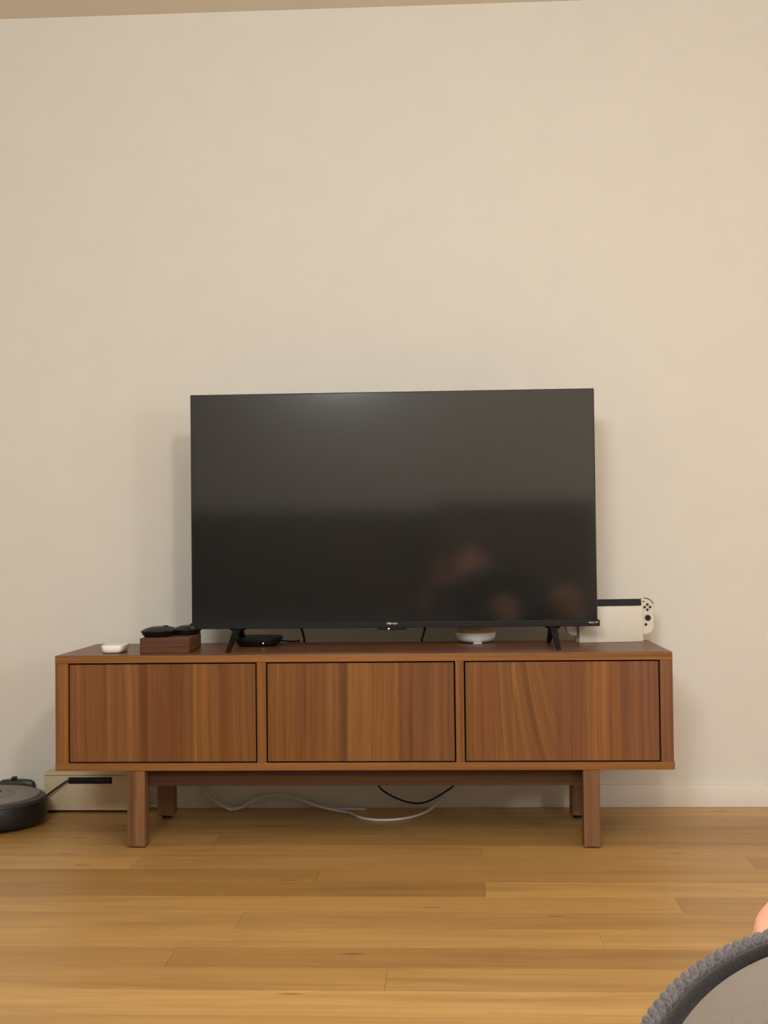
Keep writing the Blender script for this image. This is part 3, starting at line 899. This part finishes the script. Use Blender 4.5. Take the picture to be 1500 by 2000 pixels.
ms = tmp.modifiers.new('s', 'SMOOTH'); ms.iterations = 4; ms.factor = 0.5
dg = bpy.context.evaluated_depsgraph_get()
body = bpy.data.meshes.new_from_object(tmp.evaluated_get(dg)); bpy.data.objects.remove(tmp)
body.name = 'body'; body.materials.clear(); body.materials.append(M['skin'])
per = thing('person', 'person in charcoal shirt and black shorts reclining on sofa, bare knee bent', 'person', ROOT)
bo = bpy.data.objects.new('body', body); C.objects.link(bo); bo.parent = per
for p in body.polygons: p.use_smooth = True


def segdist(p, a, b):
    ab = b - a; t = max(0, min(1, (p - a).dot(ab) / ab.length_squared)); return (p - a - ab * t).length, t


def shell(name, test, off, mat, noise_amp=0.0):
    bm = bmesh.new(); bm.from_mesh(body); bm.normal_update()
    bmesh.ops.delete(bm, geom=[f for f in bm.faces if not test(f.calc_center_median() + ROOT)], context='FACES')
    bm.normal_update()
    for v in bm.verts:
        w = noise_amp * math.sin(v.co.x * 47 + v.co.z * 31) * math.sin(v.co.y * 39 + v.co.z * 53)
        v.co += v.normal * (off + w)
    for f in bm.faces: f.smooth = True
    m2 = bpy.data.meshes.new(name); bm.to_mesh(m2); bm.free(); m2.materials.append(mat)
    o = bpy.data.objects.new(name, m2); C.objects.link(o); o.parent = per
    s = o.modifiers.new('thick', 'SOLIDIFY'); s.thickness = 0.002; s.offset = 1
    return o


segs = [('torso', hip, mid), ('torso', mid, neck + Vector((0, 0.06, -0.01))), ('torso', shl, shr), ('hip', hl, hr), ('head', neck.lerp(headc, 0.5), headc),
        ('thl', hl, kneeL), ('thr', hr, kneeR), ('shin', kneeL, ankL), ('shin', kneeR, ankR),
        ('arml', shl, Vector((0.90, -3.36, 0.42))), ('armr', shr, Vector((1.38, -3.33, 0.40))),
        ('fore', Vector((0.90, -3.36, 0.42)), PHN + Vector((-0.066, -0.035, -0.125))), ('fore', Vector((1.38, -3.33, 0.40)), PHN + Vector((0.066, -0.035, -0.125)))]


def cls(p):
    best = None
    for n, a, b_ in segs:
        d, t = segdist(p, a, b_)
        if n in ('torso', 'hip'): d -= 0.05
        if best is None or d < best[0]: best = (d, n, t)
    return best[1], best[2]


def is_shirt(p):
    if (p - PHN).length < 0.17: return False
    n, t = cls(p)
    return n == 'torso' or (n in ('arml', 'armr') and t < 0.6)


def is_shorts(p):
    n, t = cls(p)
    return n == 'hip' or (n == 'torso' and (p - hip).dot(neck - hip) < 0.02) or (n in ('thl', 'thr') and t < 0.86)


def is_hair(p):
    if (p - headc).length > 0.16: return False
    l = hq.to_3x3().inverted() @ (p - headc)
    return l.z > 0.062 + 0.02 * (l.y > 0) - 0.0 or (l.y < -0.002 and l.z > -0.045 and abs(l.x) < 0.2) and not (abs(l.x) > 0.074 and l.z < 0.03) or (l.z > 0.045 and l.y < 0.05)


shell('shirt', is_shirt, 0.005, M['shirt'], 0.0022)
shell('shorts', is_shorts, 0.008, M['shorts'], 0.002)
shell('sock', lambda p: cls(p)[0] == 'shin' and cls(p)[1] > 0.28, 0.004, M['shorts'])
shell('hair', is_hair, 0.011, M['hair'], 0.004)
for s_ in (-1, 1):
    bm = bmesh.new(); bmesh.ops.create_icosphere(bm, subdivisions=2, radius=0.0105, matrix=Matrix.Translation(HP(0.029 * s_, 0.0705, 0.008) - ROOT))
    e = finish('eye', bm, M['joy_white'], per, True)
    bm = bmesh.new(); bmesh.ops.create_icosphere(bm, subdivisions=2, radius=0.0058, matrix=Matrix.Translation(HP(0.029 * s_, 0.0760, 0.008) - ROOT))
    finish('iris', bm, M['eye'], e, True)
# phone in the hands, its lens at the viewpoint
ph = thing('phone', 'black phone held upright in both hands by the reclining person', 'phone', PHN + Vector((0, 0, -0.075)))
bm = bmesh.new(); add_box(bm, -0.0358, 0.0358, -0.004, 0.004, 0.0, 0.148, bev=0.003, seg=3)
finish('phone_body', bm, M['black_plastic'], ph, True)
bm = bmesh.new(); add_box(bm, -0.033, 0.033, -0.0048, -0.0040, 0.004, 0.144, bev=0.0002, seg=1)
finish('phone_screen', bm, M['screen'], ph, True)
